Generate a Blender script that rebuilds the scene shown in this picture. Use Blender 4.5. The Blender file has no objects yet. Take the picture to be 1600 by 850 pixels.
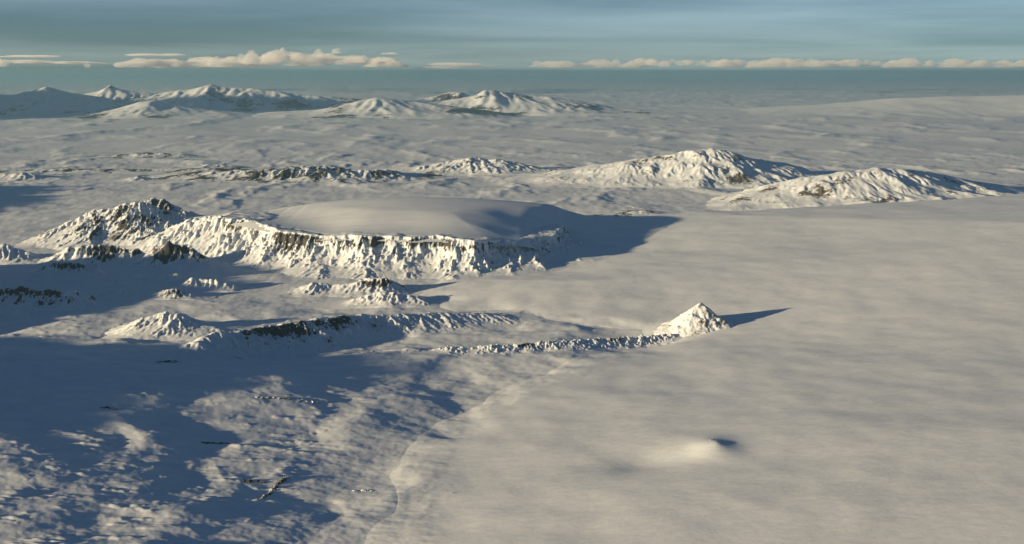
import bpy, math, random
import numpy as np

# ------------------------------------------------------------------ camera, sky, sun, exposure
SC = bpy.context.scene
COL = SC.collection
H = 2400.0            # camera height above the plain, metres
FPX = 1931.0          # focal length in pixels of a 1600 px wide frame
PITCH = math.atan((425 - 112) / FPX)
SUN_AZ = math.radians(26)     # light travels towards +x, turned this much to +y
SUN_EL = math.radians(7.6)

cam_d = bpy.data.cameras.new('camera')
cam_d.sensor_width = 36.0
cam_d.lens = 36.0 * FPX / 1600.0
cam_d.clip_start = 10.0
cam_d.clip_end = 900000.0
cam = bpy.data.objects.new('camera', cam_d)
COL.objects.link(cam)
cam.location = (0, 0, H)
cam.rotation_euler = (math.pi / 2 - PITCH, 0, 0)
SC.camera = cam

world = bpy.data.worlds.new('World')
SC.world = world
world.use_nodes = True
NT = world.node_tree
NT.nodes.clear()


def nd(nt, t, **kw):
    n = nt.nodes.new(t)
    for k, v in kw.items():
        if k.startswith('i_'):
            key = k[2:]
            key = int(key) if key.isdigit() else key.replace('_', ' ')
            n.inputs[key].default_value = v
        else:
            setattr(n, k, v)
    return n


def ln(nt, a, b, ao=0, bi=0):
    nt.links.new(a.outputs[ao], b.inputs[bi])


def math_n(nt, op, a, b=None, c=None, clamp=False):
    n = nt.nodes.new('ShaderNodeMath')
    n.operation = op
    n.use_clamp = clamp
    for i, v in enumerate((a, b, c)):
        if v is None:
            continue
        if isinstance(v, (int, float)):
            n.inputs[i].default_value = v
        else:
            nt.links.new(v, n.inputs[i])
    return n.outputs[0]


def ramp(nt, fac, stops, interp='EASE'):
    r = nt.nodes.new('ShaderNodeValToRGB')
    r.color_ramp.interpolation = interp
    els = r.color_ramp.elements
    while len(els) < len(stops):
        els.new(0.5)
    for e, (p, c) in zip(els, stops):
        e.position = p
        e.color = (c, c, c, 1) if isinstance(c, (int, float)) else (*c, 1)
    nt.links.new(fac, r.inputs[0])
    return r.outputs[0]


def sky():
    st = nd(NT, 'ShaderNodeTexSky', sky_type='NISHITA', sun_disc=False)
    st.sun_elevation = SUN_EL
    # direction TO the sun
    sx, sy = -math.cos(SUN_AZ), -math.sin(SUN_AZ)
    st.sun_rotation = math.atan2(sx, sy)
    st.altitude = 2400
    st.air_density = 1.0
    st.dust_density = 0.3
    st.ozone_density = 4.0
    # thin high cloud sheet, mapped on a level plane so that its streaks run to the horizon
    tc = nd(NT, 'ShaderNodeTexCoord')
    sep = nd(NT, 'ShaderNodeSeparateXYZ')
    ln(NT, tc, sep, 0, 0)
    zc = math_n(NT, 'MAXIMUM', sep.outputs[2], 0.0)
    zz = math_n(NT, 'ADD', zc, 0.055)
    cx = math_n(NT, 'DIVIDE', sep.outputs[0], zz)
    cy = math_n(NT, 'DIVIDE', sep.outputs[1], zz)
    cmb = nd(NT, 'ShaderNodeCombineXYZ')
    NT.links.new(cx, cmb.inputs[0])
    NT.links.new(cy, cmb.inputs[1])
    mp = nd(NT, 'ShaderNodeMapping')
    mp.inputs['Rotation'].default_value = (0, 0, math.radians(22))
    mp.inputs['Scale'].default_value = (0.15, 0.22, 1)
    mp.inputs['Location'].default_value = (1.3, 2.2, 0)
    ln(NT, cmb, mp)
    n1 = nd(NT, 'ShaderNodeTexNoise', i_Scale=1.3, i_Detail=6.0, i_Roughness=0.52, i_Distortion=0.5)
    ln(NT, mp, n1)
    f = ramp(NT, n1.outputs[0], [(0.28, 0.0), (0.72, 1.0)])
    # the veil is thin: it thickens with the length of the sight line through it
    path = math_n(NT, 'DIVIDE', -0.13, math_n(NT, 'ADD', zc, 0.06))
    path = math_n(NT, 'SUBTRACT', 1.0, math_n(NT, 'EXPONENT', path))
    f = math_n(NT, 'MULTIPLY', math_n(NT, 'MULTIPLY_ADD', f, 0.75, 0.35), path, clamp=True)
    mix = nd(NT, 'ShaderNodeMix', data_type='RGBA')
    # cloud sheet scales the sky light behind it: thick veils are greyer and brighter
    gray = nd(NT, 'ShaderNodeHueSaturation', i_Saturation=0.5, i_Value=1.3)
    ln(NT, st, gray, 0, 4)
    dk = nd(NT, 'ShaderNodeHueSaturation', i_Saturation=1.1, i_Value=0.5)
    ln(NT, st, dk, 0, 4)
    NT.links.new(f, mix.inputs[0])
    NT.links.new(dk.outputs[0], mix.inputs[6])
    NT.links.new(gray.outputs[0], mix.inputs[7])
    bg = nd(NT, 'ShaderNodeBackground', i_Strength=0.06)
    veil = nd(NT, 'ShaderNodeMix', data_type='RGBA', blend_type='MULTIPLY')
    veil.inputs[0].default_value = 1.0
    NT.links.new(mix.outputs[2], veil.inputs[6])
    veil.inputs[7].default_value = (0.90, 0.98, 0.99, 1)
    NT.links.new(veil.outputs[2], bg.inputs[0])
    out = nd(NT, 'ShaderNodeOutputWorld')
    ln(NT, bg, out)


sky()
sun_d = bpy.data.lights.new('sun', 'SUN')
sun_d.energy = 5.0
sun_d.angle = math.radians(1.0)
sun_d.color = (1.0, 0.79, 0.47)
sun = bpy.data.objects.new('sun', sun_d)
COL.objects.link(sun)
sun.location = (-6000, -1500, 6000)
from mathutils import Vector
LDIR = Vector((math.cos(SUN_AZ) * math.cos(SUN_EL), math.sin(SUN_AZ) * math.cos(SUN_EL), -math.sin(SUN_EL)))
sun.rotation_euler = LDIR.to_track_quat('-Z', 'Y').to_euler()

SC.view_settings.view_transform = 'Standard'
SC.view_settings.look = 'None'
SC.view_settings.gamma = 1.0
SC.view_settings.use_curve_mapping = False
SC.view_settings.exposure = 0.88
SC.render.engine = 'CYCLES'
SC.cycles.use_denoising = True
SC.cycles.max_bounces = 5
SC.cycles.diffuse_bounces = 3
SC.cycles.volume_bounces = 2
SC.cycles.transparent_max_bounces = 8

# ------------------------------------------------------------------ pixel geometry and noise
def ang(py):
    return PITCH + np.arctan((np.asarray(py, float) - 425) / FPX)


def Yg(py, z=0.0):                       # distance at which the ray of row py meets height z
    return (H - z) / np.tan(ang(py))


def zat(py, Y):                          # height of the ray of row py at distance Y
    return H - Y * np.tan(ang(py))


def xat(px, py, Y):                      # sideways offset of pixel (px, py) at distance Y
    v = (np.asarray(py, float) - 425) / FPX
    return (np.asarray(px, float) - 800) / FPX * Y / (math.cos(PITCH) - v * math.sin(PITCH))


def hash2(ix, iy, seed):
    h = (ix.astype(np.int64) * 374761393 + iy.astype(np.int64) * 668265263 + seed * 974634777) & 0xFFFFFFFF
    h = ((h ^ (h >> 13)) * 1274126177) & 0xFFFFFFFF
    h = (h ^ (h >> 16)) & 0xFFFFFFFF
    return h


def perlin(x, y, seed=0):
    x0 = np.floor(x); y0 = np.floor(y)
    fx = x - x0; fy = y - y0
    u = fx * fx * fx * (fx * (fx * 6 - 15) + 10)
    v = fy * fy * fy * (fy * (fy * 6 - 15) + 10)
    def g(ox, oy):
        a = hash2(x0 + ox, y0 + oy, seed) * (2 * math.pi / 4294967296.0)
        return np.cos(a) * (fx - ox) + np.sin(a) * (fy - oy)
    a = g(0, 0); b = g(1, 0); c = g(0, 1); d = g(1, 1)
    return 1.5 * ((a + u * (b - a)) + v * ((c + u * (d - c)) - (a + u * (b - a))))


def fbm(x, y, octv=5, seed=0, gain=0.5, lac=2.03):
    s = 0.0; a = 1.0
    for i in range(octv):
        s = s + a * perlin(x, y, seed + i * 17)
        x = x * lac + 13.7; y = y * lac - 7.3; a *= gain
    return s


def ridged(x, y, octv=4, seed=0, gain=0.5, lac=2.07):   # 0..~1, sharp crests high
    s = 0.0; a = 1.0; t = 0.0
    for i in range(octv):
        s = s + a * (1 - np.abs(perlin(x, y, seed + i * 31)) * 1.6)
        t += a
        x = x * lac + 3.1; y = y * lac + 9.2; a *= gain
    return s / t


def sstep(a, b, x):
    t = np.clip((x - a) / (b - a), 0, 1)
    return t * t * (3 - 2 * t)


def stripes(x, y, dx, dy, seed):
    """stripe noise whose furrows run along (dx, dy); returns value and slope across"""
    sx, sy = -dy * 3.6 * math.pi, dx * 3.6 * math.pi
    x0 = np.floor(x); y0 = np.floor(y)
    fx = x - x0; fy = y - y0
    va = 0.0; gx = 0.0; gy = 0.0; wt = 0.0
    for i in (-1, 0, 1, 2):
        for j in (-1, 0, 1, 2):
            hx = hash2(x0 + i, y0 + j, seed) / 4294967296.0
            hy = hash2(x0 + i, y0 + j, seed + 1) / 4294967296.0
            px = fx - i - (hx - 0.5) * 0.9; py = fy - j - (hy - 0.5) * 0.9
            w = np.exp(-(px * px + py * py) * 2.0)
            ph = px * sx + py * sy
            va = va + np.cos(ph) * w
            sn = -np.sin(ph) * w
            gx = gx + sn * sx; gy = gy + sn * sy
            wt = wt + w
    return va / wt, gx / wt, gy / wt


def erode(X, Y, Z, wl, strength=0.16, octv=5, seed=0, fade=None, gain=0.82):
    """cuts branching gullies that run down the slope of the height field Z"""
    ddx = X[0, 1] - X[0, 0]; ddy = Y[1, 0] - Y[0, 0]
    gy_, gx_ = np.gradient(Z, ddy, ddx)
    sx, sy = gx_.copy(), gy_.copy()
    out = np.zeros_like(Z)
    a = 1.0
    for k in range(octv):
        if wl < 2.2 * ddx:
            break
        m = np.hypot(sx, sy) + 1e-6
        steep = np.clip(m * 1.3, 0, 1)
        v, vx, vy = stripes(X / wl, Y / wl, sx / m, sy / m, seed + k * 13)
        amp = strength * wl * steep
        out = out + amp * (v - 0.2) * 0.6
        sx = sx + strength * steep * vx * 0.55
        sy = sy + strength * steep * vy * 0.55
        wl *= 0.5
        strength *= gain
    if fade is not None:
        out = out * fade
    return out


def rain(Z, cx, cy, amount=1.0, steps=40, seed=1, k=1.0, mask=None):
    """running water and slides: droplets carry material down the slopes and cut gullies into Z"""
    rng = np.random.default_rng(seed)
    ny, nx = Z.shape
    Z = Z.copy().ravel() / cx
    Zin = Z.copy()
    ay = cy / cx
    nb = max(4, int(round(14 * amount)))
    n = max(50, ny * nx // 14)
    ok = None
    if mask is not None:
        ok = np.flatnonzero(mask[1:-2, 1:-2].ravel())
        n = max(50, len(ok) // 14)
    N = ny * nx
    for b in range(nb):
        if ok is not None:
            c = rng.choice(ok, n)
            y = c // (nx - 3) + 1 + rng.random(n); x = c % (nx - 3) + 1 + rng.random(n)
        else:
            x = rng.uniform(1, nx - 3, n); y = rng.uniform(1, ny - 3, n)
        dx = np.zeros(n); dy = np.zeros(n); vel = np.ones(n); wat = np.ones(n); sed = np.zeros(n)
        for st in range(steps):
            ix = x.astype(int); iy = y.astype(int)
            fx = x - ix; fy = y - iy
            i0 = iy * nx + ix
            z00 = Z[i0]; z10 = Z[i0 + 1]; z01 = Z[i0 + nx]; z11 = Z[i0 + nx + 1]
            gx = (z10 - z00) * (1 - fy) + (z11 - z01) * fy
            gy = ((z01 - z00) * (1 - fx) + (z11 - z10) * fx) / ay
            h0 = z00 * (1 - fx) * (1 - fy) + z10 * fx * (1 - fy) + z01 * (1 - fx) * fy + z11 * fx * fy
            dx = dx * 0.25 - gx * 0.75; dy = dy * 0.25 - gy * 0.75
            L = np.hypot(dx, dy) + 1e-9
            dx /= L; dy /= L
            x2 = np.clip(x + dx, 1, nx - 3.01); y2 = np.clip(y + dy / ay, 1, ny - 3.01)
            jx = x2.astype(int); jy = y2.astype(int)
            ux = x2 - jx; uy = y2 - jy
            j0 = jy * nx + jx
            h1 = Z[j0] * (1 - ux) * (1 - uy) + Z[j0 + 1] * ux * (1 - uy) + Z[j0 + nx] * (1 - ux) * uy + Z[j0 + nx + 1] * ux * uy
            dh = h1 - h0
            cap = np.maximum(-dh, 0.003) * vel * wat * 2.2 * k
            dep = np.where(dh > 0, np.minimum(dh, sed), np.maximum(sed - cap, 0) * 0.25)
            ero = np.where(dh > 0, 0, np.minimum(np.maximum(cap - sed, 0) * 0.28, -dh * 0.8))
            q = dep - ero
            sed = sed - q
            Z += np.bincount(np.concatenate([i0, i0 + 1, i0 + nx, i0 + nx + 1]),
                             np.concatenate([q * (1 - fx) * (1 - fy), q * fx * (1 - fy), q * (1 - fx) * fy, q * fx * fy]), N)
            vel = np.sqrt(np.maximum(0.05, vel * vel - dh * 1.5)); vel = np.minimum(vel, 3.0)
            wat *= 0.975
            x, y = x2, y2
            if st % 6 == 5:
                Z = np.clip(Z, Zin - 3.5, Zin + 0.6)
        Z = np.clip(Z, Zin - 3.5, Zin + 0.6)
    return Z.reshape(ny, nx) * cx


# ------------------------------------------------------------------ ground functions (all in metres)
def poly_sd(x, y, P):
    """signed distance to closed polygon, positive inside"""
    P = np.asarray(P, float)
    n = len(P)
    best = np.full(x.shape, 1e18)
    ins = np.zeros(x.shape, bool)
    for i in range(n):
        ax, ay = P[i]; bx, by = P[(i + 1) % n]
        dx, dy = bx - ax, by - ay
        t = np.clip(((x - ax) * dx + (y - ay) * dy) / (dx * dx + dy * dy), 0, 1)
        best = np.minimum(best, (x - ax - t * dx) ** 2 + (y - ay - t * dy) ** 2)
        if ay != by:
            c = ((ay > y) != (by > y)) & (x < (bx - ax) * (y - ay) / (by - ay) + ax)
            ins ^= c
    d = np.sqrt(best)
    return np.where(ins, d, -d)


def gp(px, py, z=0.0):
    Y = float(Yg(py, z))
    return (float(xat(px, py, Y)), Y)


def gY(px, Y):
    return ((px - 800) / FPX * Y, Y)


GLACIER = [gp(560, 1000), gp(585, 850), gp(612, 770), gp(640, 700), gp(690, 655), gp(760, 618), gp(850, 585), gp(950, 553),
           gp(1020, 532), gp(1010, 512), gp(900, 508), gp(790, 497), gp(690, 480), gp(655, 458), gp(700, 436),
           gp(800, 424), gp(880, 398), gY(905, 18200), gY(960, 20300), gY(1050, 21100), gY(1120, 21200), gY(1200, 21600), gY(1400, 22300),
           gY(1600, 23400), gY(2100, 25000), (26000, 24000), (26000, 3000), (3000, 2500)]


def gdist(x, y):
    return poly_sd(x, y, GLACIER) + 110 * fbm(x / 900, y / 900, 3, 71)


def ground(x, y):
    r = y
    near = 1 - sstep(11500, 14000, r)
    mid = sstep(11500, 14000, r) * (1 - sstep(30000, 45000, r))
    far = sstep(28000, 48000, r)
    z = np.zeros_like(x)
    # rolling snow hummocks in the foreground
    wx = x + 250 * fbm(x / 900, y / 900, 2, 5)
    wy = y + 250 * fbm(x / 900, y / 900, 2, 9)
    tilt = 0.096 * 200 * np.logaddexp(0, (-gdist(x, y) - 150) / 200) * (1 - sstep(8800, 10900, y))
    z = z + np.minimum(tilt, 480)
    z = z + near * (46 * fbm(wx / 1400, wy / 1300, 3, 21, 0.42) + 5 * fbm(wx / 420, wy / 330, 4, 23, 0.5) + 2.3 * fbm(x / 130, y / 95, 4, 27, 0.55))
    bumps = np.maximum(0, fbm(x / 300, y / 90, 4, 61, 0.6) - 0.40)
    z = z + near * 15 * bumps * (1 - sstep(-900, -200, x - 0.05 * y + 900))
    z = z + mid * (22 * fbm(x / 2600, y / 1700, 3, 31) + 4.5 * fbm(x / 300, y / 600, 4, 33, 0.6))
    rg = np.maximum(0, ridged(x / 2600, y / 5200, 4, 37) - 0.62)
    z = z + mid * 140 * rg * sstep(20000, 24000, r)
    z = z + far * (60 * fbm(x / 7000, y / 9000, 4, 41) + 170 * np.maximum(0, ridged(x / 5000, y / 9000, 4, 43) - 0.6))
    return z


def glacier_z(x, y):
    d = gdist(x, y)
    dp = np.maximum(d, 0)
    z = 7.0 * (np.sqrt(dp + 1000) - 31.623)
    z = np.where(d < 0, d * 0.12, z)
    z = z + sstep(0, 1500, d) * (10 * fbm(x / 3000, y / 2200, 2, 73) + 3.2 * fbm(x / 1300, y / 800, 3, 75) + 1.0 * fbm(x / 420, y / 260, 2, 77))
    # the ice rises gently to its summit in the far right
    z = z + 0.021 * 500 * np.logaddexp(0, (x - 1800) / 500) * sstep(9000, 18000, y) * sstep(0, 1200, d)
    return z - 1.0


# ------------------------------------------------------------------ mesh helpers
def tag(o, label=None, cat=None, group=None, kind=None):
    if label: o['label'] = label
    if cat: o['category'] = cat
    if group: o['group'] = group
    if kind: o['kind'] = kind
    return o


def grid_mesh(name, X, Y, Z, mat, keep=None, parent=None, origin=None):
    ny, nx = X.shape
    idx = np.arange(ny * nx).reshape(ny, nx)
    q = np.stack([idx[:-1, :-1], idx[:-1, 1:], idx[1:, 1:], idx[1:, :-1]], -1).reshape(-1, 4)
    if keep is not None:
        kv = keep.ravel()
        q = q[kv[q].any(1)]
        used = np.unique(q)
        remap = np.full(ny * nx, -1, np.int64)
        remap[used] = np.arange(len(used))
        q = remap[q]
        co = np.stack([X.ravel()[used], Y.ravel()[used], Z.ravel()[used]], -1)
    else:
        co = np.stack([X.ravel(), Y.ravel(), Z.ravel()], -1)
    if origin is None:
        origin = (0, 0, 0)
    co = co - np.array(origin)
    me = bpy.data.meshes.new(name)
    me.vertices.add(len(co))
    me.vertices.foreach_set('co', co.astype(np.float32).ravel())
    nq = len(q)
    me.loops.add(nq * 4)
    me.loops.foreach_set('vertex_index', q.astype(np.int32).ravel())
    me.polygons.add(nq)
    me.polygons.foreach_set('loop_start', np.arange(0, nq * 4, 4, dtype=np.int32))
    me.polygons.foreach_set('use_smooth', np.ones(nq, bool))
    me.update(calc_edges=True)
    me.materials.append(mat)
    o = bpy.data.objects.new(name, me)
    COL.objects.link(o)
    if parent:
        o.parent = parent
        o.location = tuple(np.array(origin) - np.array(parent.location))
    else:
        o.location = origin
    return o


# ------------------------------------------------------------------ materials
def snow_mat(name, rock_slope=(0.60, 0.82), rock_noise=0.0, speckle=0.0, bump=(60, 12, 0.5), streak=(1, 1), rock_col=((0.030, 0.028, 0.027), (0.10, 0.09, 0.08)), patch_scale=1 / 90.0, strength=0.5):
    """wind-packed snow, bare rock where it is too steep for snow to lie or where the wind scours it"""
    m = bpy.data.materials.new(name)
    m.use_nodes = True
    nt = m.node_tree
    nt.nodes.clear()
    geo = nd(nt, 'ShaderNodeNewGeometry')
    pos = geo.outputs['Position']
    mp = nd(nt, 'ShaderNodeMapping')
    nt.links.new(pos, mp.inputs[0])
    mp.inputs['Rotation'].default_value = (0, 0, math.radians(-14))
    mp.inputs['Scale'].default_value = (streak[0], streak[1], 1)
    nA = nd(nt, 'ShaderNodeTexNoise', i_Scale=1.0 / bump[0], i_Detail=6.0, i_Roughness=0.62)
    ln(nt, mp, nA)
    snowc = ramp(nt, nA.outputs[0], [(0.3, (0.72, 0.76, 0.82)), (0.7, (0.82, 0.845, 0.88))])
    # rock
    nR = nd(nt, 'ShaderNodeTexNoise', i_Scale=1 / 22.0, i_Detail=5.0, i_Roughness=0.7)
    nt.links.new(pos, nR.inputs['Vector'])
    rockc = ramp(nt, nR.outputs[0], [(0.3, rock_col[0]), (0.72, rock_col[1])])
    sepn = nd(nt, 'ShaderNodeSeparateXYZ')
    nt.links.new(geo.outputs['Normal'], sepn.inputs[0])
    nP = nd(nt, 'ShaderNodeTexNoise', i_Scale=patch_scale, i_Detail=7.0, i_Roughness=0.68)
    nt.links.new(pos, nP.inputs['Vector'])
    # snow holds below a slope limit that varies from place to place
    lim = math_n(nt, 'MULTIPLY_ADD', nP.outputs[0], 0.75, -0.375)
    nF = nd(nt, 'ShaderNodeTexNoise', i_Scale=patch_scale / 7.0, i_Detail=2.0)
    nt.links.new(pos, nF.inputs['Vector'])
    face = math_n(nt, 'MULTIPLY_ADD', nF.outputs[0], 1.2, -0.60)
    v = math_n(nt, 'ADD', sepn.outputs[2], math_n(nt, 'ADD', lim, face))
    fac = nd(nt, 'ShaderNodeMapRange', interpolation_type='SMOOTHSTEP')
    nt.links.new(v, fac.inputs[0])
    fac.inputs[1].default_value = rock_slope[0]
    fac.inputs[2].default_value = rock_slope[1]
    fac.inputs[3].default_value = 1.0
    fac.inputs[4].default_value = 0.0
    f = fac.outputs[0]
    if speckle > 0:
        nS = nd(nt, 'ShaderNodeTexNoise', i_Scale=1 / 26.0, i_Detail=4.0, i_Roughness=0.7)
        mp2 = nd(nt, 'ShaderNodeMapping')
        nt.links.new(pos, mp2.inputs[0])
        mp2.inputs['Scale'].default_value = (0.6, 1.3, 1)
        ln(nt, mp2, nS)
        nL = nd(nt, 'ShaderNodeTexNoise', i_Scale=1 / 700.0, i_Detail=3.0)
        nt.links.new(pos, nL.inputs['Vector'])
        s = math_n(nt, 'MULTIPLY_ADD', nL.outputs[0], 0.35, nS.outputs[0])
        s = ramp(nt, s, [(0.985 - speckle, 0.0), (1.03 - speckle, 1.0)], 'LINEAR')
        f = math_n(nt, 'MAXIMUM', f, s)
    mix = nd(nt, 'ShaderNodeMix', data_type='RGBA')
    nt.links.new(f, mix.inputs[0])
    nt.links.new(snowc, mix.inputs[6])
    nt.links.new(rockc, mix.inputs[7])
    bs = nd(nt, 'ShaderNodeBsdfPrincipled', i_Roughness=0.75)
    bs.inputs['Specular IOR Level'].default_value = 0.2
    nt.links.new(mix.outputs[2], bs.inputs['Base Color'])
    # drift relief
    nB = nd(nt, 'ShaderNodeTexNoise', i_Scale=1.0 / bump[1], i_Detail=4.0, i_Roughness=0.6)
    ln(nt, mp, nB)
    hA = math_n(nt, 'MULTIPLY', nA.outputs[0], bump[0] * 0.05)
    hB = math_n(nt, 'MULTIPLY_ADD', nB.outputs[0], bump[1] * 0.06, hA)
    bp = nd(nt, 'ShaderNodeBump', i_Strength=strength, i_Distance=1.0)
    nt.links.new(hB, bp.inputs['Height'])
    ln(nt, bp, bs, 0, bs.inputs.find('Normal'))
    out = nd(nt, 'ShaderNodeOutputMaterial')
    ln(nt, bs, out)
    return m


M_PLAIN = snow_mat('plain_snow', rock_slope=(0.42, 0.56), speckle=0.10, bump=(110, 26), streak=(0.5, 1.1), strength=0.8)
M_GLACIER = snow_mat('glacier_snow', rock_slope=(0.1, 0.2), bump=(48, 14), streak=(0.6, 1.15), strength=0.75)
M_CAP = snow_mat('ice_cap_snow', rock_slope=(0.1, 0.2), bump=(200, 40), streak=(0.4, 1.0), strength=0.12)
M_CLIFF = snow_mat('cliff_snow_rock', rock_slope=(0.44, 0.58), bump=(60, 18), strength=0.9, patch_scale=1 / 70.0)
M_CRAG = snow_mat('crag_snow_rock', rock_slope=(0.64, 0.76), bump=(60, 18), strength=0.9, patch_scale=1 / 60.0)
M_RUBBLE = snow_mat('rubble_snow_rock', rock_slope=(0.58, 0.74), bump=(30, 10), strength=1.0, patch_scale=1 / 30.0)
M_MID = snow_mat('hill_snow_rock', rock_slope=(0.68, 0.82), bump=(90, 30), strength=0.8, patch_scale=1 / 75.0, rock_col=((0.06, 0.052, 0.045), (0.16, 0.14, 0.115)))
M_DARK = snow_mat('wind_bared_rock', rock_slope=(0.86, 1.0), bump=(60, 18), strength=0.9, patch_scale=1 / 60.0)
M_FAR = snow_mat('far_snow_rock_shade', rock_slope=(0.78, 0.92), bump=(400, 120), strength=0.7, patch_scale=1 / 500.0)  # bare rock, spread wider to stand in for shade on the far slopes

# ------------------------------------------------------------------ the plain and the glacier
def dense_axis(lo, mid0, mid1, hi, nd_, ns):
    a = np.linspace(mid0, mid1, nd_)
    l = mid0 - (mid0 - lo) * np.linspace(1, 0, ns, endpoint=False) ** 1.6
    r = mid1 + (hi - mid1) * (np.linspace(0, 1, ns + 1)[1:]) ** 1.6
    return np.concatenate([l, a, r])


def plain():
    u = dense_axis(-2.2, -0.47, 0.47, 2.2, 720, 40)
    py = np.concatenate([np.linspace(1500, 1040, 14, endpoint=False), np.linspace(1040, 480, 400, endpoint=False), np.linspace(480, 150, 360, endpoint=False)])
    Yr = np.concatenate([Yg(py), np.geomspace(float(Yg(150)), 420000, 26)])
    U, YY = np.meshgrid(u, Yr)
    X = U * YY
    Z = ground(X, YY)
    # under the glacier the rock bed lies lower
    d = gdist(X, YY)
    Z = Z - 60 * sstep(150, 900, d)
    o = grid_mesh('snow_plain', X, YY, Z, M_PLAIN)
    tag(o, 'wide rolling snow plain dappled with blue shadow and dark rock specks', 'plain', kind='structure')


def mound(x, y):
    cx, cy = gp(1112, 690, 190)
    dx = (x - cx); dy = (y - cy)
    a = np.hypot(dx / 130, dy / 180)
    z = 27 * np.exp(-a ** 2 * 1.0)
    b = np.hypot((dx - 30) / 38, (dy + 10) / 60)
    z = z + 5 * np.exp(-b ** 2)
    s = np.hypot((dx + 420) / 260, (dy + 160) / 240)
    z = z - 34 * np.exp(-s ** 2)
    return z


def glacier():
    u = dense_axis(-0.30, -0.14, 0.45, 1.9, 420, 30)
    py = np.concatenate([np.linspace(1250, 870, 14, endpoint=False), np.linspace(870, 285, 480)])
    Yr = Yg(py)
    U, YY = np.meshgrid(u, Yr)
    X = U * YY
    Z = glacier_z(X, YY) + mound(X, YY)
    g = ground(X, YY)
    d = gdist(X, YY)
    Zf = np.where(d > 0, Z + g * (1 - sstep(0, 550, d)), g + Z - 1.0)
    o = grid_mesh('glacier', X, YY, Zf, M_GLACIER, keep=(d > -250))
    tag(o, 'broad smooth white glacier sloping down to the dappled plain', 'glacier', kind='structure')


plain()
glacier()

# ------------------------------------------------------------------ landforms
def surf(x, y):
    d = gdist(x, y)
    g = ground(x, y)
    gz = glacier_z(x, y) + g * (1 - sstep(0, 550, d))
    return np.where(d > 0, np.maximum(gz, g - 60 * sstep(150, 900, d)), g)


SEED = [100]


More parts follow.
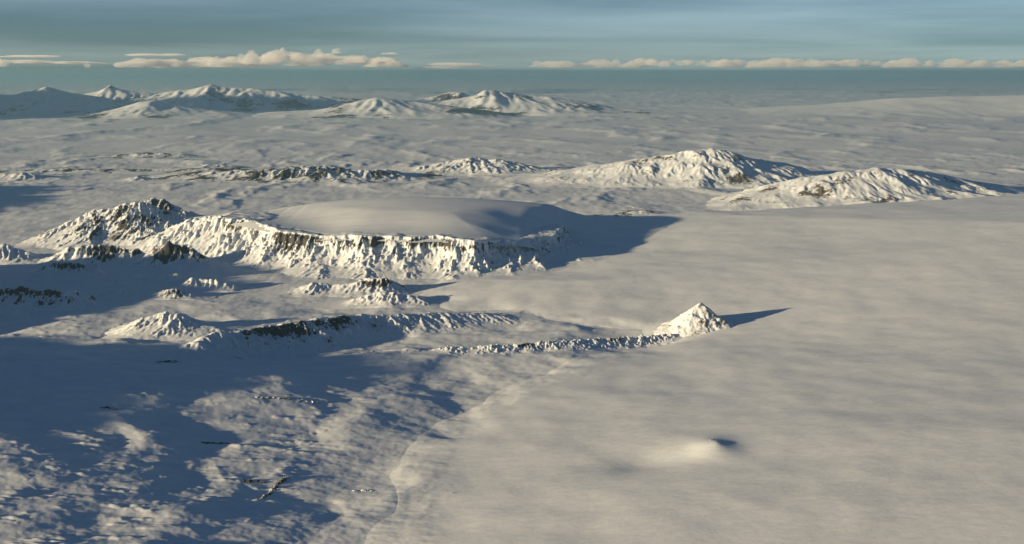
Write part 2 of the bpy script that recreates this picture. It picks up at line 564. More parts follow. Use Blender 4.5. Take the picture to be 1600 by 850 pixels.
def ridge(name, pts, wf, wb, label, mat=None, cat='hill', p=1.35, gul=0.35, gl=None, rough=0.10, res=None, foot=None, kind='structure', end=None, crest_noise=0.06, group=None, wet=1.0, soft=0):
    """pts: (px, crest row, foot row). A hill whose crest line runs through these points"""
    SEED[0] += 7
    sd = SEED[0]
    P = []
    for px, pc, pb in pts:
        Yc = float(pb) if pb > 3000 else float(Yg(pb)) + wf * 0.92
        P.append((float(xat(px, pc, Yc)), Yc, float(zat(pc, Yc))))
    P = np.array(P)
    hmax = P[:, 2].max()
    Ym = P[:, 1].mean()
    if res is None:
        res = Ym / 1236.0 * 1.2
    if gl is None:
        gl = max(res * 7, wf * 0.22)
    end = end or max(wf, wb) * 1.2
    x0, x1 = P[:, 0].min() - end, P[:, 0].max() + end
    y0, y1 = P[:, 1].min() - wf * 1.3, P[:, 1].max() + wb * 1.2
    nx = int((x1 - x0) / res) + 2
    ny = int((y1 - y0) / (res * 1.5)) + 2
    X, Y = np.meshgrid(np.linspace(x0, x1, nx), np.linspace(y0, y1, ny))
    wob = wf * 0.10
    xw = X + wob * fbm(X / (gl * 3), Y / (gl * 3), 3, sd)
    yw = Y + wob * fbm(X / (gl * 3), Y / (gl * 3), 3, sd + 3)
    bd = np.full(X.shape, 1e18); bs = np.zeros(X.shape); bz = np.zeros(X.shape); bside = np.zeros(X.shape)
    acc = 0.0
    g0 = surf(X, Y)
    tmin = np.full(X.shape, 1e9)
    for i in range(len(P) - 1):
        a = P[i]; b = P[i + 1]
        dx, dy = b[0] - a[0], b[1] - a[1]
        L = math.hypot(dx, dy)
        t = np.clip(((xw - a[0]) * dx + (yw - a[1]) * dy) / (L * L), 0, 1)
        qx = xw - (a[0] + t * dx); qy = yw - (a[1] + t * dy)
        d = np.hypot(qx, qy)
        # width turns smoothly from the camera side to the far side
        k = 0.5 + 0.5 * np.clip(qy / (d + 1e-6), -1, 1)
        w = wf + (wb - wf) * k
        tt = d / w
        z = a[2] + t * (b[2] - a[2])
        s = acc + t * L
        m = tt < tmin
        tmin = np.where(m, tt, tmin); bd = np.where(m, d, bd); bs = np.where(m, s, bs); bz = np.where(m, z, bz)
        bside = np.where(m, qy, bside)
        acc += L
    t = tmin
    amp = bz - g0
    tw = t * (1 + 0.35 * gul * np.clip(t * 3, 0, 1) * fbm(X / (gl * 3), Y / (gl * 3), 3, sd + 5))
    pk = 0.10
    tr = np.sqrt(tw * tw + pk * pk) - pk
    prof = np.where(tr < 1, (1 - np.clip(tr, 0, 1)) ** p, -(tr - 1) * 0.3)
    h = amp * prof
    h = h + amp * crest_noise * np.clip(1 - t * 1.6, 0, 1) * fbm(bs / (gl * 1.6), bd / (gl * 4), 4, sd + 19, 0.6)
    h = h + amp * rough * np.clip(1.1 - t, 0, 1) * fbm(X / (gl * 1.5), Y / (gl * 1.5), 4, sd + 13, 0.5)
    fade = np.clip((1.12 - t) * 3.5, 0, 1) * np.clip(t * 5 + 0.15, 0, 1)
    h = h + erode(X, Y, h, gl * 2.4, gul * 0.17, 6, sd + 23, fade, 0.7)
    if wet > 0:
        cxx, cyy = X[0, 1] - X[0, 0], Y[1, 0] - Y[0, 0]
        Zr = rain(g0 + h, cxx, cyy, wet, 36, sd, 1.0, t < 1.0)
        for _ in range(soft):
            Zr[1:-1, 1:-1] = 0.5 * Zr[1:-1, 1:-1] + 0.125 * (Zr[:-2, 1:-1] + Zr[2:, 1:-1] + Zr[1:-1, :-2] + Zr[1:-1, 2:])
        h = h + (Zr - g0 - h) * np.clip((1.2 - t) * 4, 0, 1)
    h = np.where(t > 1.3, -8, h)
    Z = g0 + h - 0.8
    org = (float(P[:, 0].mean()), float(P[:, 1].mean()), 0.0)
    o = grid_mesh(name, X, Y, Z, mat or M_CRAG, keep=(h > -1.0), origin=org)
    return tag(o, label, cat, group, None if cat in ('mountain', 'ridge', 'peak') else kind)


def fb(pts, base):
    return [(a, b, base) for a, b in pts]


def table_mountain():
    # plateau rim, camera side, from the left shoulder to the right corner, then round the back
    rim_px = [(300, 350, 16900), (345, 340, 16500), (385, 346, 16150), (440, 358, 15700), (500, 368, 15300), (560, 367, 15150), (640, 371, 15000), (700, 371, 14980), (760, 375, 15000), (805, 378, 15200), (838, 372, 15600), (872, 368, 16000)]
    R = []
    for px, pc, Y in rim_px:
        R.append((float(xat(px, pc, Y)), Y, float(zat(pc, Y))))
    R = np.array(R)
    back = [(R[-1][0] + 100, 17200), (R[-1][0] - 200, 18800), (-1200, 19600), (-3000, 19400), (-4000, 18200), (R[0][0] - 100, 17000)]
    poly = [(a, b) for a, b, c in R] + back
    res = 13.0
    X, Y = np.meshgrid(np.arange(-5400, 1700, res), np.arange(13700, 17300, res * 1.3))
    gl = 170.0
    xw = X + 60 * fbm(X / 420, Y / 420, 3, 301) + 35 * fbm(X / 120, Y / 200, 3, 305)
    yw = Y + 230 * fbm(X / 760, Y / 1500, 4, 303, 0.5)
    d = poly_sd(xw, yw, poly)
    e = np.maximum(-d, 0)
    zr = np.interp(X, R[:, 0], R[:, 2])
    g0 = surf(X, Y)
    amp = zr - g0
    xs = np.array([0, 30, 70, 120, 180, 240, 310, 400, 520, 680, 900])
    ys = np.array([1, 0.95, 0.80, 0.66, 0.53, 0.42, 0.31, 0.19, 0.09, 0.02, -0.06])
    prof = np.interp(e * (1 + 0.35 * fbm(X / 700, Y / 2000, 2, 311)), xs, ys)
    h = amp * prof
    h = h + 14 * fbm(X / 150, Y / 150, 3, 325, 0.5) * np.clip(prof * 2.2, 0, 1) * np.clip(e / 60, 0, 1)
    fade = np.clip((prof - 0.01) * 6, 0, 1) * np.clip(e / 45, 0, 1)
    h = h + erode(X, Y, h, 620.0, 0.10, 6, 313, fade, 0.75)
    Zr = rain(g0 + h, res, res * 1.3, 1.3, 46, 5, 1.0, (e > 0) & (e < 800))
    h = h + (Zr - g0 - h) * np.clip((950 - e) / 150, 0, 1)
    # ledges of lava in the cliff
    q = 26.0
    hb = h + 9 * fbm(X / 400, Y / 400, 2, 321)
    fr = hb / q - np.floor(hb / q)
    step = (sstep(0.25, 0.75, fr) - fr) * q
    h = h + 0.45 * step * sstep(0.40, 0.6, prof) * (1 - sstep(0.97, 1.0, prof))
    top = np.maximum(d, 0)
    h = h + np.where(d > 0, 10 * fbm(X / 260, Y / 260, 4, 331) - 6 * sstep(0, 300, top), 0)
    Z = g0 + h
    # at the corner the mountain ends: blend down to the right
    o = bpy.data.objects.new('table_mountain', None)
    COL.objects.link(o)
    o.location = (-1900.0, 15000.0, 0.0)
    o.empty_display_size = 100
    grid_mesh('cliff', X, Y, Z - 0.8, M_CLIFF, keep=(h > -1) & (d < 1500), parent=o, origin=(-1900.0, 15000.0, 0.0))
    tag(o, 'long flat topped mountain with gullied snowy cliffs and smooth ice cap', 'mountain')
    # ice cap lying on the plateau
    res = 30.0
    X, Y = np.meshgrid(np.arange(-5200, 3600, res), np.arange(14500, 21500, res))
    sky_px = np.array([(300, 352), (385, 334), (450, 322), (520, 314), (600, 311), (720, 310.5), (780, 315), (850, 322), (920, 330), (1000, 339), (1080, 348)], float)
    Yc = 17900.0
    xs = np.array([float(xat(a, b, Yc)) for a, b in sky_px]); zs = np.array([float(zat(b, Yc)) for a, b in sky_px])
    zc = np.interp(X, xs, zs, left=zs[0] - 200, right=zs[-1] - 60)
    for k in range(6):
        zc = (zc + np.roll(zc, 8, 1) + np.roll(zc, -8, 1) + np.roll(zc, 16, 1) + np.roll(zc, -16, 1)) / 5
    dy = (Y - Yc)
    zc2 = zc - np.where(dy < 0, (dy / 3500) ** 2 * 175, (dy / 2600) ** 2 * 420)
    xr = R[-1][0]
    foot = []
    for x_, y_, z_ in R[1:]:
        foot.append((x_, y_ + 200))
    foot += [(xr + 60, 16350), (xr + 700, 16500), (xr + 1300, 17200), (xr + 1700, 18300), (xr + 1500, 20000), (xr, 21200), (-2500, 21200), (-4300, 19500), (-4600, 17800)]
    dd = poly_sd(X + 60 * fbm(X / 900, Y / 900, 2, 341), Y + 60 * fbm(X / 900, Y / 900, 2, 343), foot)
    side = sstep(xr - 500, xr + 250, X)
    row = np.interp(X[0], R[:, 0], R[:, 2]) - 6
    row = np.convolve(np.pad(row, 15, mode='edge'), np.hanning(33)[1:-1] / np.hanning(33).sum(), 'valid')
    base = (1 - side) * row[None, :] + side * surf(X, Y)
    T = (1 - side) * sstep(-60, 1500, dd) + side * np.clip(dd / 1700, -0.1, 1) ** 1.0
    Z = base + np.where(dd > 0, T * (zc2 - base), dd * 0.25)
    Z = np.where(Y > Yc, np.minimum(Z, zc2), Z)
    Z = Z + 1.5 * fbm(X / 1300, Y / 1300, 2, 351)
    m = dd
    c = grid_mesh('ice_cap', X, Y, Z, M_CAP, keep=(m > -200), parent=o, origin=(-1000.0, 17800.0, 0.0))
    c['label'] = 'smooth domed ice cap, its far shoulder in blue shadow'


table_mountain()

# left massif and the spur that ties it to the table mountain
ridge('mountain', [(30, 380, 388), (75, 361, 388), (110, 346, 388), (140, 331, 388), (165, 326, 388), (205, 315, 388), (228, 316, 388), (262, 330, 388), (300, 345, 388)], 900, 900,
      'craggy snowy peak with gullied sunlit face left of the table mountain', M_CRAG, 'mountain', p=1.25, gul=0.6, gl=230, rough=0.10, res=13)
ridge('mountain', [(215, 318, 372), (240, 309, 372), (262, 314, 372), (290, 326, 372), (318, 337, 372)], 800, 700,
      'rounded grey shoulder summit just behind the craggy peak', M_CRAG, 'mountain', p=1.2, gul=0.3, gl=200)
ridge('snow_spur', [(232, 374, 392), (262, 356, 396), (300, 343, 400), (345, 337, 404), (390, 346, 410)], 800, 700,
      'sunlit snow spur linking the craggy peak to the table mountain', M_CLIFF, 'spur', p=1.15, gul=0.4, gl=200)

ROWS = [
    ([(-60, 388), (12, 381), (40, 392), (75, 404)], 412, 'small pointed shaded hill below the craggy peak', 330),
    ([(100, 388), (140, 381), (180, 383), (215, 389), (236, 397)], 416, 'dark crag in shade at the foot of the craggy peak', 330),
    ([(235, 394), (250, 383), (262, 377), (280, 381), (305, 389), (328, 404)], 422, 'rocky knoll with one sunlit side below the snow spur', 330),
    ([(72, 412), (90, 407), (105, 409), (128, 410), (150, 417), (175, 430)], 436, 'jagged rock ridge with sunlit tops in the shaded valley', 240),
    ([(205, 428), (235, 427), (255, 431), (278, 427), (300, 440)], 447, 'broken rock ridge with a small sunlit tower', 200),
    ([(300, 433), (340, 437), (370, 446), (382, 453)], 456, 'low rocky tongue at the end of the broken ridge', 180),
    ([(-60, 455), (20, 448), (60, 450), (110, 452), (140, 463), (160, 477)], 484, 'long shaded rocky hill above the flat valley floor', 300),
    ([(155, 456), (185, 451), (212, 458)], 468, 'small shaded knoll beside the long rocky hill', 180),
    ([(228, 460), (255, 453), (275, 450), (308, 461)], 469, 'wrinkled shaded knoll next to the flat valley floor', 180),
    ([(-40, 486), (25, 480), (52, 487)], 494, 'lowest shaded rock knoll on the valley floor', 180),
    ([(452, 455), (475, 445), (490, 440), (520, 445), (550, 441), (575, 434), (600, 432)], 461, 'two humped rocky hill under the table mountain cliffs', 300),
    ([(528, 474), (560, 464), (590, 456), (615, 456), (648, 463)], 479, 'isolated rocky hill with short shadow under the table mountain', 280),
]
for pts, base, lab, w in ROWS:
    ridge('rocky_hill', fb(pts, base), w, w * 1.1, lab, M_CRAG, 'hill', p=1.2, gul=0.42, gl=90, rough=0.08, crest_noise=0.10)

ridge('crater_hill', fb([(150, 524), (190, 509), (225, 495), (255, 488), (285, 491), (322, 505)], 531), 420, 420,
      'low rounded hill with sunlit slope on the flat valley floor', M_CRAG, 'hill', p=1.3, gul=0.3)
ridge('long_ridge', [(265, 548, 9900), (300, 534, 10050), (340, 520, 10300), (420, 509, 10700), (480, 498, 10950), (540, 492, 11300), (640, 490, 11600), (700, 488, 11780), (775, 490, 11930)], 420, 420,
      'long ridge with shaded face and dark shadow reaching onto the glacier', M_CRAG, 'ridge', p=1.1, gul=0.36, gl=110, rough=0.06)
ridge('rubble_ridge', [(595, 551, 560), (640, 545, 560), (668, 547, 560), (700, 541, 559), (735, 543, 558), (770, 538, 557), (815, 538, 554), (850, 533, 551), (900, 531, 547), (940, 528, 542), (985, 527, 538), (1045, 521, 532)], 150, 170,
      'narrow rubbly ridge running along the glacier edge to the pyramid peak', M_RUBBLE, 'ridge', p=1.0, gul=0.6, gl=38, rough=0.22, crest_noise=0.12, res=7)


def pyramid():
    Yc = float(Yg(519, 40)) + 260
    ax, az = float(xat(1096, 472, Yc)), float(zat(472, Yc))
    res = 7.0
    X, Y = np.meshgrid(np.arange(ax - 750, ax + 600, res), np.arange(Yc - 520, Yc + 520, res * 1.2))
    dx, dy = X - ax, Y - Yc
    wx = dx + 18 * fbm(X / 120, Y / 120, 4, 401); wy = dy + 18 * fbm(X / 120, Y / 120, 4, 403)
    th = np.arctan2(wy, wx)
    r = np.hypot(wx, wy)
    # four ribs
    R0 = 300 + 120 * np.clip(-np.cos(th), 0, 1) ** 2 - 40 * np.clip(np.cos(th), 0, 1)
    rib = 1 + 0.10 * np.cos(3 * th + 0.9) + 0.13 * (ridged(th * 2.2 + 5, r / 500, 4, 407) - 0.55)
    t = r / (R0 * rib)
    g0 = surf(X, Y)
    amp = az - g0
    prof = np.where(t < 1.2, np.interp(t, [0, 0.04, 0.5, 0.85, 1.0, 1.2], [1, 0.965, 0.46, 0.13, 0.05, -0.05]), -0.05)
    h = amp * prof + 9 * fbm(X / 60, Y / 60, 4, 411, 0.6) * np.clip(prof * 5, 0, 1) * np.clip(t * 5, 0.2, 1)
    o = grid_mesh('pyramid_peak', X, Y, g0 + h - 0.8, M_PYR, keep=(h > -1), origin=(ax, Yc, 0.0))
    tag(o, 'steep pyramid shaped snowy peak standing alone with long blue shadow', 'peak')


M_PYR = snow_mat('pyramid_snow_rock', rock_slope=(0.52, 0.70), bump=(30, 10), strength=0.8, patch_scale=1 / 40.0, rock_col=((0.16, 0.13, 0.10), (0.32, 0.27, 0.22)))
pyramid()

def outcrop(px, py, pts, w, label, hgt):
    """bare rock poking through the snow; pts are (dx, dy, rise) in metres about the foot of pixel (px, py)"""
    w = w * 0.6
    z = 0.0
    for _ in range(12):
        Y = float(Yg(py, z)); x = float(xat(px, py, Y))
        z = float(surf(np.array([[x]]), np.array([[Y]]))[0, 0])
    A = np.array([(x + a, Y + b, c) for a, b, c in pts], float)
    res = 3.0
    X, YY = np.meshgrid(np.arange(A[:, 0].min() - 2 * w, A[:, 0].max() + 2 * w, res), np.arange(A[:, 1].min() - 2 * w, A[:, 1].max() + 2 * w, res))
    tm = np.full(X.shape, 1e9); bz = np.zeros(X.shape)
    xw = X + w * 0.9 * fbm(X / 40, YY / 40, 4, int(px)); yw = YY + w * 0.9 * fbm(X / 40, YY / 40, 4, int(py))
    for i in range(max(1, len(A) - 1)):
        a, b = A[i], A[min(i + 1, len(A) - 1)]
        dx, dy = b[0] - a[0], b[1] - a[1]
        t = np.clip(((xw - a[0]) * dx + (yw - a[1]) * dy) / (dx * dx + dy * dy + 1e-6), 0, 1)
        d = np.hypot(xw - a[0] - t * dx, yw - a[1] - t * dy) / w
        m = d < tm
        tm = np.where(m, d, tm); bz = np.where(m, 0.6 * (a[2] + t * (b[2] - a[2])), bz)
    g0 = surf(X, YY) + mound(X, YY)
    h = bz * hgt * ((1 - tm) + 1.3 * fbm(X / 30, YY / 22, 5, int(px) + 9, 0.65) * np.clip(1.6 - tm, 0, 1) - 0.22)
    h = np.minimum(h, bz * 1.1)
    h = np.where(tm > 1.5, -2, h)
    o = grid_mesh('rock_outcrop', X, YY, g0 + h, M_ROCK, keep=h > -0.8, origin=(x, Y, z))
    tag(o, label, 'rock')


M_ROCK = snow_mat('bare_rock', rock_slope=(0.78, 0.92), bump=(30, 8), strength=1.0, patch_scale=1 / 18.0)
outcrop(1112, 693, [(-6, 0, 7), (8, 6, 9)], 18, 'single small dark rock on the glowing snow mound', 1)
outcrop(708, 770, [(-14, 0, 5), (12, 4, 6)], 12, 'lone small dark rock on the bare glacier', 1)
outcrop(394, 753, [(-50, 0, 12), (0, 10, 18), (50, 5, 10)], 34, 'brown rock hump on the dappled plain', 1)
outcrop(432, 760, [(-40, -240, 8), (-20, -120, 12), (0, 0, 16), (25, 90, 22), (35, 140, 14)], 26, 'thin crooked rock rib beside the brown hump', 1)
outcrop(450, 624, [(-230, -10, 8), (-90, 0, 11), (60, 25, 13), (190, 20, 16)], 30, 'long low rock lip in the shaded plain', 1)
outcrop(345, 694, [(-110, 0, 8), (-20, 15, 12), (90, 5, 8)], 24, 'short rock lip on a sunlit swell of the plain', 1)
outcrop(565, 768, [(-60, 0, 8), (0, 20, 14), (55, 10, 9)], 22, 'ragged rock patch beside the glacier edge', 1)
outcrop(170, 638, [(-50, 0, 8), (10, 10, 13), (50, 0, 8)], 24, 'small rock cap on a snow swell in the shade', 1)
outcrop(265, 566, [(-90, 0, 14), (0, 15, 22), (60, 10, 12)], 40, 'small sunlit rock knoll below the long ridge', 1)

# mid distance
ridge('broad_mountain', [(780, 278, 289), (850, 270, 290), (900, 262, 291), (950, 254, 292), (1020, 246, 293), (1070, 237, 293), (1110, 231, 293), (1150, 238, 292), (1200, 252, 290), (1240, 261, 287), (1272, 270, 285)], 1900, 1900,
      'broad snowy mountain with fluted lower slopes and rounded summit', M_MID, 'mountain', p=1.15, gul=0.22, gl=240, rough=0.025, crest_noise=0.03, res=21, wet=0.4, soft=2)
ridge('plateau_mountain', [(1095, 318, 326), (1160, 300, 328), (1230, 281, 328), (1300, 271, 328), (1375, 262, 326), (1440, 267, 322), (1500, 278, 318), (1575, 292, 312)], 1500, 1500,
      'wide low mountain with cliff band rising behind the glacier', M_MID, 'mountain', p=0.85, gul=0.18, gl=220, rough=0.02, crest_noise=0.03, res=20, wet=0.4, soft=2)
ridge('dark_ridge', [(285, 270, 281), (340, 268, 283), (420, 264, 285), (470, 259, 285), (505, 258, 285), (560, 265, 285), (600, 264, 283), (635, 270, 280)], 900, 900,
      'dark rocky ridge with bright summit on the middle plain', M_DARK, 'ridge', p=1.15, gul=0.6, gl=220, rough=0.15)
for pts, base, lab, w in [
    ([(640, 262), (700, 252), (735, 245), (790, 250), (850, 262)], 274, 'low bright hills beside the broad mountain', 1200),
    ([(-40, 279), (10, 272), (40, 268), (75, 277)], 284, 'small round hill alone on the middle plain', 700),
    ([(190, 281), (215, 274), (240, 280)], 284, 'tiny snow cone near the dark rocky ridge', 500),
    ([(20, 266), (100, 263), (200, 264), (300, 263), (370, 262)], 270, 'low dark escarpment across the middle plain', 450),
    ([(170, 243), (230, 237), (290, 241)], 247, 'short dark escarpment on the far plain', 600),
    ([(300, 262), (325, 256), (360, 258)], 263, 'dark knob beyond the rocky ridge', 450),
    ([(955, 333), (985, 329), (1010, 328), (1045, 333)], 337, 'dark rocky rise beyond the shaded ice cap', 350),
]:
    ridge('low_hill', fb(pts, base), w, w, lab, M_MID if 'bright' in lab or 'cone' in lab or 'round' in lab else M_DARK, 'hill', p=1.2, gul=0.4, rough=0.12)

# far range
FAR = [
    ([(-150, 140), (-40, 148), (20, 147), (55, 142), (78, 136), (100, 141), (135, 148)], 178, 'far white topped mountain at the end of the range', 4500),
    ([(110, 150), (150, 141), (168, 132), (185, 139), (240, 146)], 172, 'sharp far peak between two rounded ones', 3500),
    ([(150, 178), (185, 166), (215, 157), (235, 155), (260, 163), (330, 172)], 184, 'far snow hill with one bright slope before the range', 3500),
    ([(215, 152), (260, 143), (300, 137), (325, 132), (350, 136), (400, 138), (450, 145), (530, 152)], 176, 'long far plateau mountain with pale summit', 4500),
    ([(440, 160), (480, 152), (520, 150), (560, 158)], 174, 'low dark far hill between plateau and cone', 3500),
    ([(490, 172), (540, 160), (582, 152), (610, 155), (660, 160), (700, 165)], 184, 'far cone with sunlit slope and rocky apron', 4000),
    ([(640, 156), (680, 150), (698, 143), (722, 143), (745, 150)], 176, 'far flat topped block mountain blowing snow', 3200),
    ([(730, 149), (748, 140), (775, 142), (830, 149), (900, 157), (960, 168)], 180, 'far dark mountain with long falling crest', 4500),
]
for pts, base, lab, w in FAR:
    ridge('far_mountain', fb(pts, base), w, w, lab, M_FAR, 'mountain', p=1.0, gul=0.4, gl=1500, rough=0.04, crest_noise=0.04, res=105, wet=0.6, soft=2)

ridge('upland', fb([(1150, 173), (1300, 161), (1400, 153), (1500, 150), (1700, 147)], 182), 9000, 9000, 'faint low far upland of smooth snow', M_CAP, 'upland',
      p=1.3, gul=0.05, gl=3000, rough=0.02, crest_noise=0.02, res=200, wet=0)

# mountains left of the frame, whose long shadows reach into the picture
for pts, w, lab in [
    ([(-6500, 11200, 380), (-6700, 11900, 560), (-7000, 12700, 640), (-7600, 13800, 660)], 1300, 'high mountain beyond the shaded valley'),
    ([(-5300, 6900, 600), (-5200, 7500, 680), (-5400, 8100, 640)], 1200, 'hill above the shaded foreground'),
    ([(-37000, 60000, 2100), (-36500, 68000, 2600), (-40000, 77000, 2500)], 6500, 'unseen massif added to shade the end of the far range'),  # unseen, added as a shadow caster for the far range
    ([(-12500, 17000, 420), (-13500, 20000, 700), (-15500, 23000, 900)], 4200, 'unseen massif added to shade the middle plain'),  # unseen, added so its shadow darkens the middle plain
]:
    P = [(xw / yw * FPX + 800, 0, 0) for xw, yw, zw in pts]
    A = np.array(pts, float)
    res = 60.0
    X, Y = np.meshgrid(np.arange(A[:, 0].min() - w, A[:, 0].max() + w, res), np.arange(A[:, 1].min() - w, A[:, 1].max() + w, res))
    tm = np.full(X.shape, 1e9); bz = np.zeros(X.shape)
    for i in range(len(A) - 1):
        a, b = A[i], A[i + 1]
        dx, dy = b[0] - a[0], b[1] - a[1]
        t = np.clip(((X - a[0]) * dx + (Y - a[1]) * dy) / (dx * dx + dy * dy), 0, 1)
        d = np.hypot(X - a[0] - t * dx, Y - a[1] - t * dy) / w
        m = d < tm
        tm = np.where(m, d, tm); bz = np.where(m, a[2] + t * (b[2] - a[2]), bz)
    g0 = surf(X, Y)
    te = tm * (1 + 0.5 * np.clip(tm * 3, 0, 1) * (0.55 - ridged(X / 500, Y / 500, 4, 501)))
    h = (bz - g0) * np.where(te < 1, (1 - np.clip(te, 0, 1)) ** 1.2, -(te - 1) * 0.2) + bz * 0.12 * fbm(X / 400, Y / 400, 4, 507) * np.clip(1.1 - tm, 0, 1)
    o = grid_mesh('hills', X, Y, g0 + h - 0.8, M_CRAG, keep=h > -1, origin=(float(A[:, 0].mean()), float(A[:, 1].mean()), 0.0))
    tag(o, lab, 'hills', kind='structure')

# ------------------------------------------------------------------ haze
def haze():
    x0, x1, y0, y1, z0, z1 = -450000.0, 450000.0, -40000.0, 430000.0, -420.0, H + 330
    v = [(x, y, z) for z in (z0, z1) for y in (y0, y1) for x in (x0, x1)]
    f = [(0, 2, 3, 1), (4, 5, 7, 6), (0, 1, 5, 4), (2, 6, 7, 3), (0, 4, 6, 2), (1, 3, 7, 5)]
    me = bpy.data.meshes.new('haze')
    me.from_pydata(v, [], f)
    m = bpy.data.materials.new('haze_air')
    m.use_nodes = True
    nt = m.node_tree
    nt.nodes.clear()
    pv = nd(nt, 'ShaderNodeVolumePrincipled')
    pv.inputs['Color'].default_value = (0.34, 0.58, 0.69, 1)
    pv.inputs['Density'].default_value = 6.8e-6
    pv.inputs['Anisotropy'].default_value = 0.55
    out = nd(nt, 'ShaderNodeOutputMaterial')
    nt.links.new(pv.outputs[0], out.inputs['Volume'])
    me.materials.append(m)
    o = bpy.data.objects.new('haze', me)
    COL.objects.link(o)
    tag(o, 'thin blue haze over the whole snow landscape', 'haze', kind='stuff')


haze()

# ------------------------------------------------------------------ clouds above the haze, far off
from mathutils import noise as mnoise


def cloud_mat():
    m = bpy.data.materials.new('cloud_vapour')
    m.use_nodes = True
    nt = m.node_tree
    nt.nodes.clear()
    pv = nd(nt, 'ShaderNodeVolumePrincipled')
    pv.inputs['Color'].default_value = (0.97, 0.97, 0.97, 1)
    pv.inputs['Density'].default_value = 0.0008
    pv.inputs['Anisotropy'].default_value = 0.2
    out = nd(nt, 'ShaderNodeOutputMaterial')
    nt.links.new(pv.outputs[0], out.inputs['Volume'])
    return m


M_CLOUD = cloud_mat()


def cloud(px, py, w, h, Y, label, group, seed, lump=0.45, name='cloud'):
    """one heap of vapour with a flat base; w and h in picture pixels of its distance"""
    cx = (px - 800) / FPX * Y
    rz = h / FPX * Y; rx = w / 2 / FPX * Y
    z0 = H + (112 - py) / FPX * Y - rz * 0.5
    z0 = max(z0, H + 360 + rz * 0.05)
    ry = max(rx * 0.8, rz)
    nu, nv = int(np.clip(22 * rx / rz, 40, 90)), 20
    ru = random.Random(seed * 31 + 5)
    off = Vector((ru.uniform(0, 90), ru.uniform(0, 90), ru.uniform(0, 90)))
    v = []
    # lobes in the unit ball
    nl = ru.randint(9, 14)
    lobes = []
    for i in range(nl):
        a_ = ru.uniform(0, 2 * math.pi)
        rr = ru.uniform(0.15, 0.72)
        lobes.append((Vector((rr * math.cos(a_), rr * math.sin(a_), ru.uniform(-0.05, 0.55) * (1 - 0.7 * rr))), ru.uniform(0.20, 0.42)))
    lobes.append((Vector((ru.uniform(-0.3, 0.3), 0, ru.uniform(0.2, 0.5))), 0.42))
    def P(th, ph):
        n = Vector((math.cos(th) * math.cos(ph), math.sin(th) * math.cos(ph), math.sin(ph)))
        r = 0.22
        for c, q in lobes:
            bq = n.dot(c)
            disc = bq * bq - c.length_squared + q * q
            if disc > 0:
                r = max(r, bq + math.sqrt(disc))
        r *= 1 + lump * 0.30 * mnoise.noise(n * r * 4.0 + off) + lump * 0.22 * mnoise.noise(n * r * 9.0 + off)
        z = n.z * r
        if z < 0:
            z *= 0.22
        return (n.x * r * rx, n.y * r * ry, z * rz)
    v.append(P(0, -math.pi / 2))
    for j in range(1, nv):
        ph = -math.pi / 2 + math.pi * j / nv
        for i in range(nu):
            v.append(P(2 * math.pi * i / nu, ph))
    v.append(P(0, math.pi / 2))
    f = [(0, 1 + (i + 1) % nu, 1 + i) for i in range(nu)]
    for j in range(nv - 2):
        a = 1 + j * nu
        f += [(a + i, a + (i + 1) % nu, a + nu + (i + 1) % nu, a + nu + i) for i in range(nu)]
    a = 1 + (nv - 2) * nu
    f += [(a + i, a + (i + 1) % nu, len(v) - 1) for i in range(nu)]
    me = bpy.data.meshes.new(name)
    me.from_pydata(v, [], f)
    me.materials.append(M_CLOUD)
    o = bpy.data.objects.new(name, me)
    COL.objects.link(o)
    o.location = (cx, Y, z0 + rz * 0.12)
    return tag(o, label, 'cloud', group)


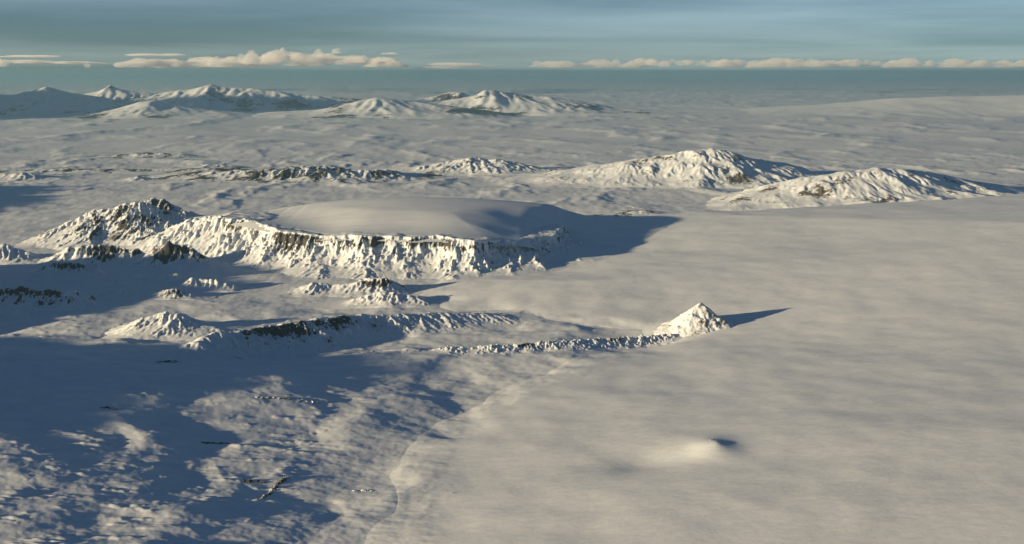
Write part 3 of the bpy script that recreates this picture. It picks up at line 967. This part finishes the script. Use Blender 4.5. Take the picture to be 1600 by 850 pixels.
LC = 'small puffy cumulus with sunlit top in the low bank over the far range'
RC = 'small puffy cumulus with sunlit top in the level row over the empty far plain'
GL, GR = 'cumulus over the far range', 'cumulus row over the far plain'
k = 0
rc = random.Random(77)
for px, py, w, h, lab in [(530, 80, 24, 10, 'lone puff of cumulus floating just above the bank over the far range'), (607, 92, 15, 11, 'tiny round cumulus standing apart beyond the end of the bank'),
                     (12, 103, 40, 18, 'rounded cumulus over the white topped mountain at the end of the range'), (145, 106, 16, 10, 'tiny round cumulus just above the sharp far peak'),
                     (478, 90, 60, 19, 'tallest heaped cumulus of the bank over the far range'), (1122, 101, 60, 15, 'widest heaped cumulus in the row over the far plain')]:
    cloud(px, py, w, h, 134000, lab, None, k); k += 1
def bank(x0, x1, crest, n, lab, grp, hs):
    global k
    for i in range(n):
        px = x0 + (x1 - x0) * (i + rc.uniform(-0.3, 1.3)) / n
        h = rc.uniform(*hs)
        py = np.interp(px, [c[0] for c in crest], [c[1] for c in crest]) + h * 0.5 + rc.uniform(-1, 5)
        cloud(px, py, h * rc.uniform(2.2, 5.5), h, rc.uniform(132000, 165000), lab, grp, k); k += 1
for x_, rx_, lab in [(-52000, 6500, 'unseen cloud sheet added to shade the end of the far range'), (-44500, 6000, 'unseen cloud sheet added to shade the sharp far peak'),
                     (-37500, 5500, 'unseen cloud sheet added to shade the long far plateau'), (-31800, 4700, 'unseen cloud sheet added to shade the low dark far hill')]:
    oc = cloud(800 + x_ / 63000 * FPX, 57, rx_ * 2.0 / 63000 * FPX, 40, 63000, lab, None, k, 0.3, 'cloud_sheet'); k += 1  # unseen sheets left of the frame, added to cast shadow on the far range
    oc['kind'] = 'structure'
for px, py, w, h, lab in [(110, 98, 170, 6, 'thin cloud shelf over the end of the far range'),
                     (40, 96, 110, 8, 'ragged cloud shelf beside the rounded cumulus'), (690, 106, 120, 4, 'faint cloud sliver between the two cumulus rows')]:
    cloud(px, py, w, h, 158000, lab, None, k, 0.5, 'cloud_sheet'); k += 1
for px, py, w, h, lab, grp in [(440, 86, 46, 28, LC, GL), (398, 90, 42, 24, LC, GL), (334, 96, 34, 20, LC, GL), (560, 92, 40, 16, LC, GL), (505, 84, 30, 14, LC, GL), (962, 101, 34, 14, RC, GR), (1035, 99, 30, 15, RC, GR), (1326, 101, 32, 15, RC, GR), (1404, 101, 36, 15, RC, GR), (1250, 101, 30, 12, RC, GR)]:
    cloud(px, py, w, h, 130000, lab, grp, k, 0.55); k += 1
bank(195, 620, [(195, 101), (300, 96), (380, 86), (450, 80), (540, 84), (620, 93)], 30, LC, GL, (6, 20))
bank(825, 1640, [(825, 94), (1000, 90), (1200, 92), (1640, 94)], 48, RC, GR, (5, 17))
for px, py, w, h, lab in [(60, 88, 140, 5, 'long thin grey cloud sheet above the end of the far range'), (250, 86, 120, 5, 'thin cloud sheet behind the low cumulus bank'), (715, 101, 150, 6, 'flat cloud sheet between the two rows of cumulus'), (610, 84, 40, 4, 'tiny cloud sliver floating clear above the bank')]:
    cloud(px, py, w, h, 150000, lab, None, k, 0.3, 'cloud_sheet'); k += 1
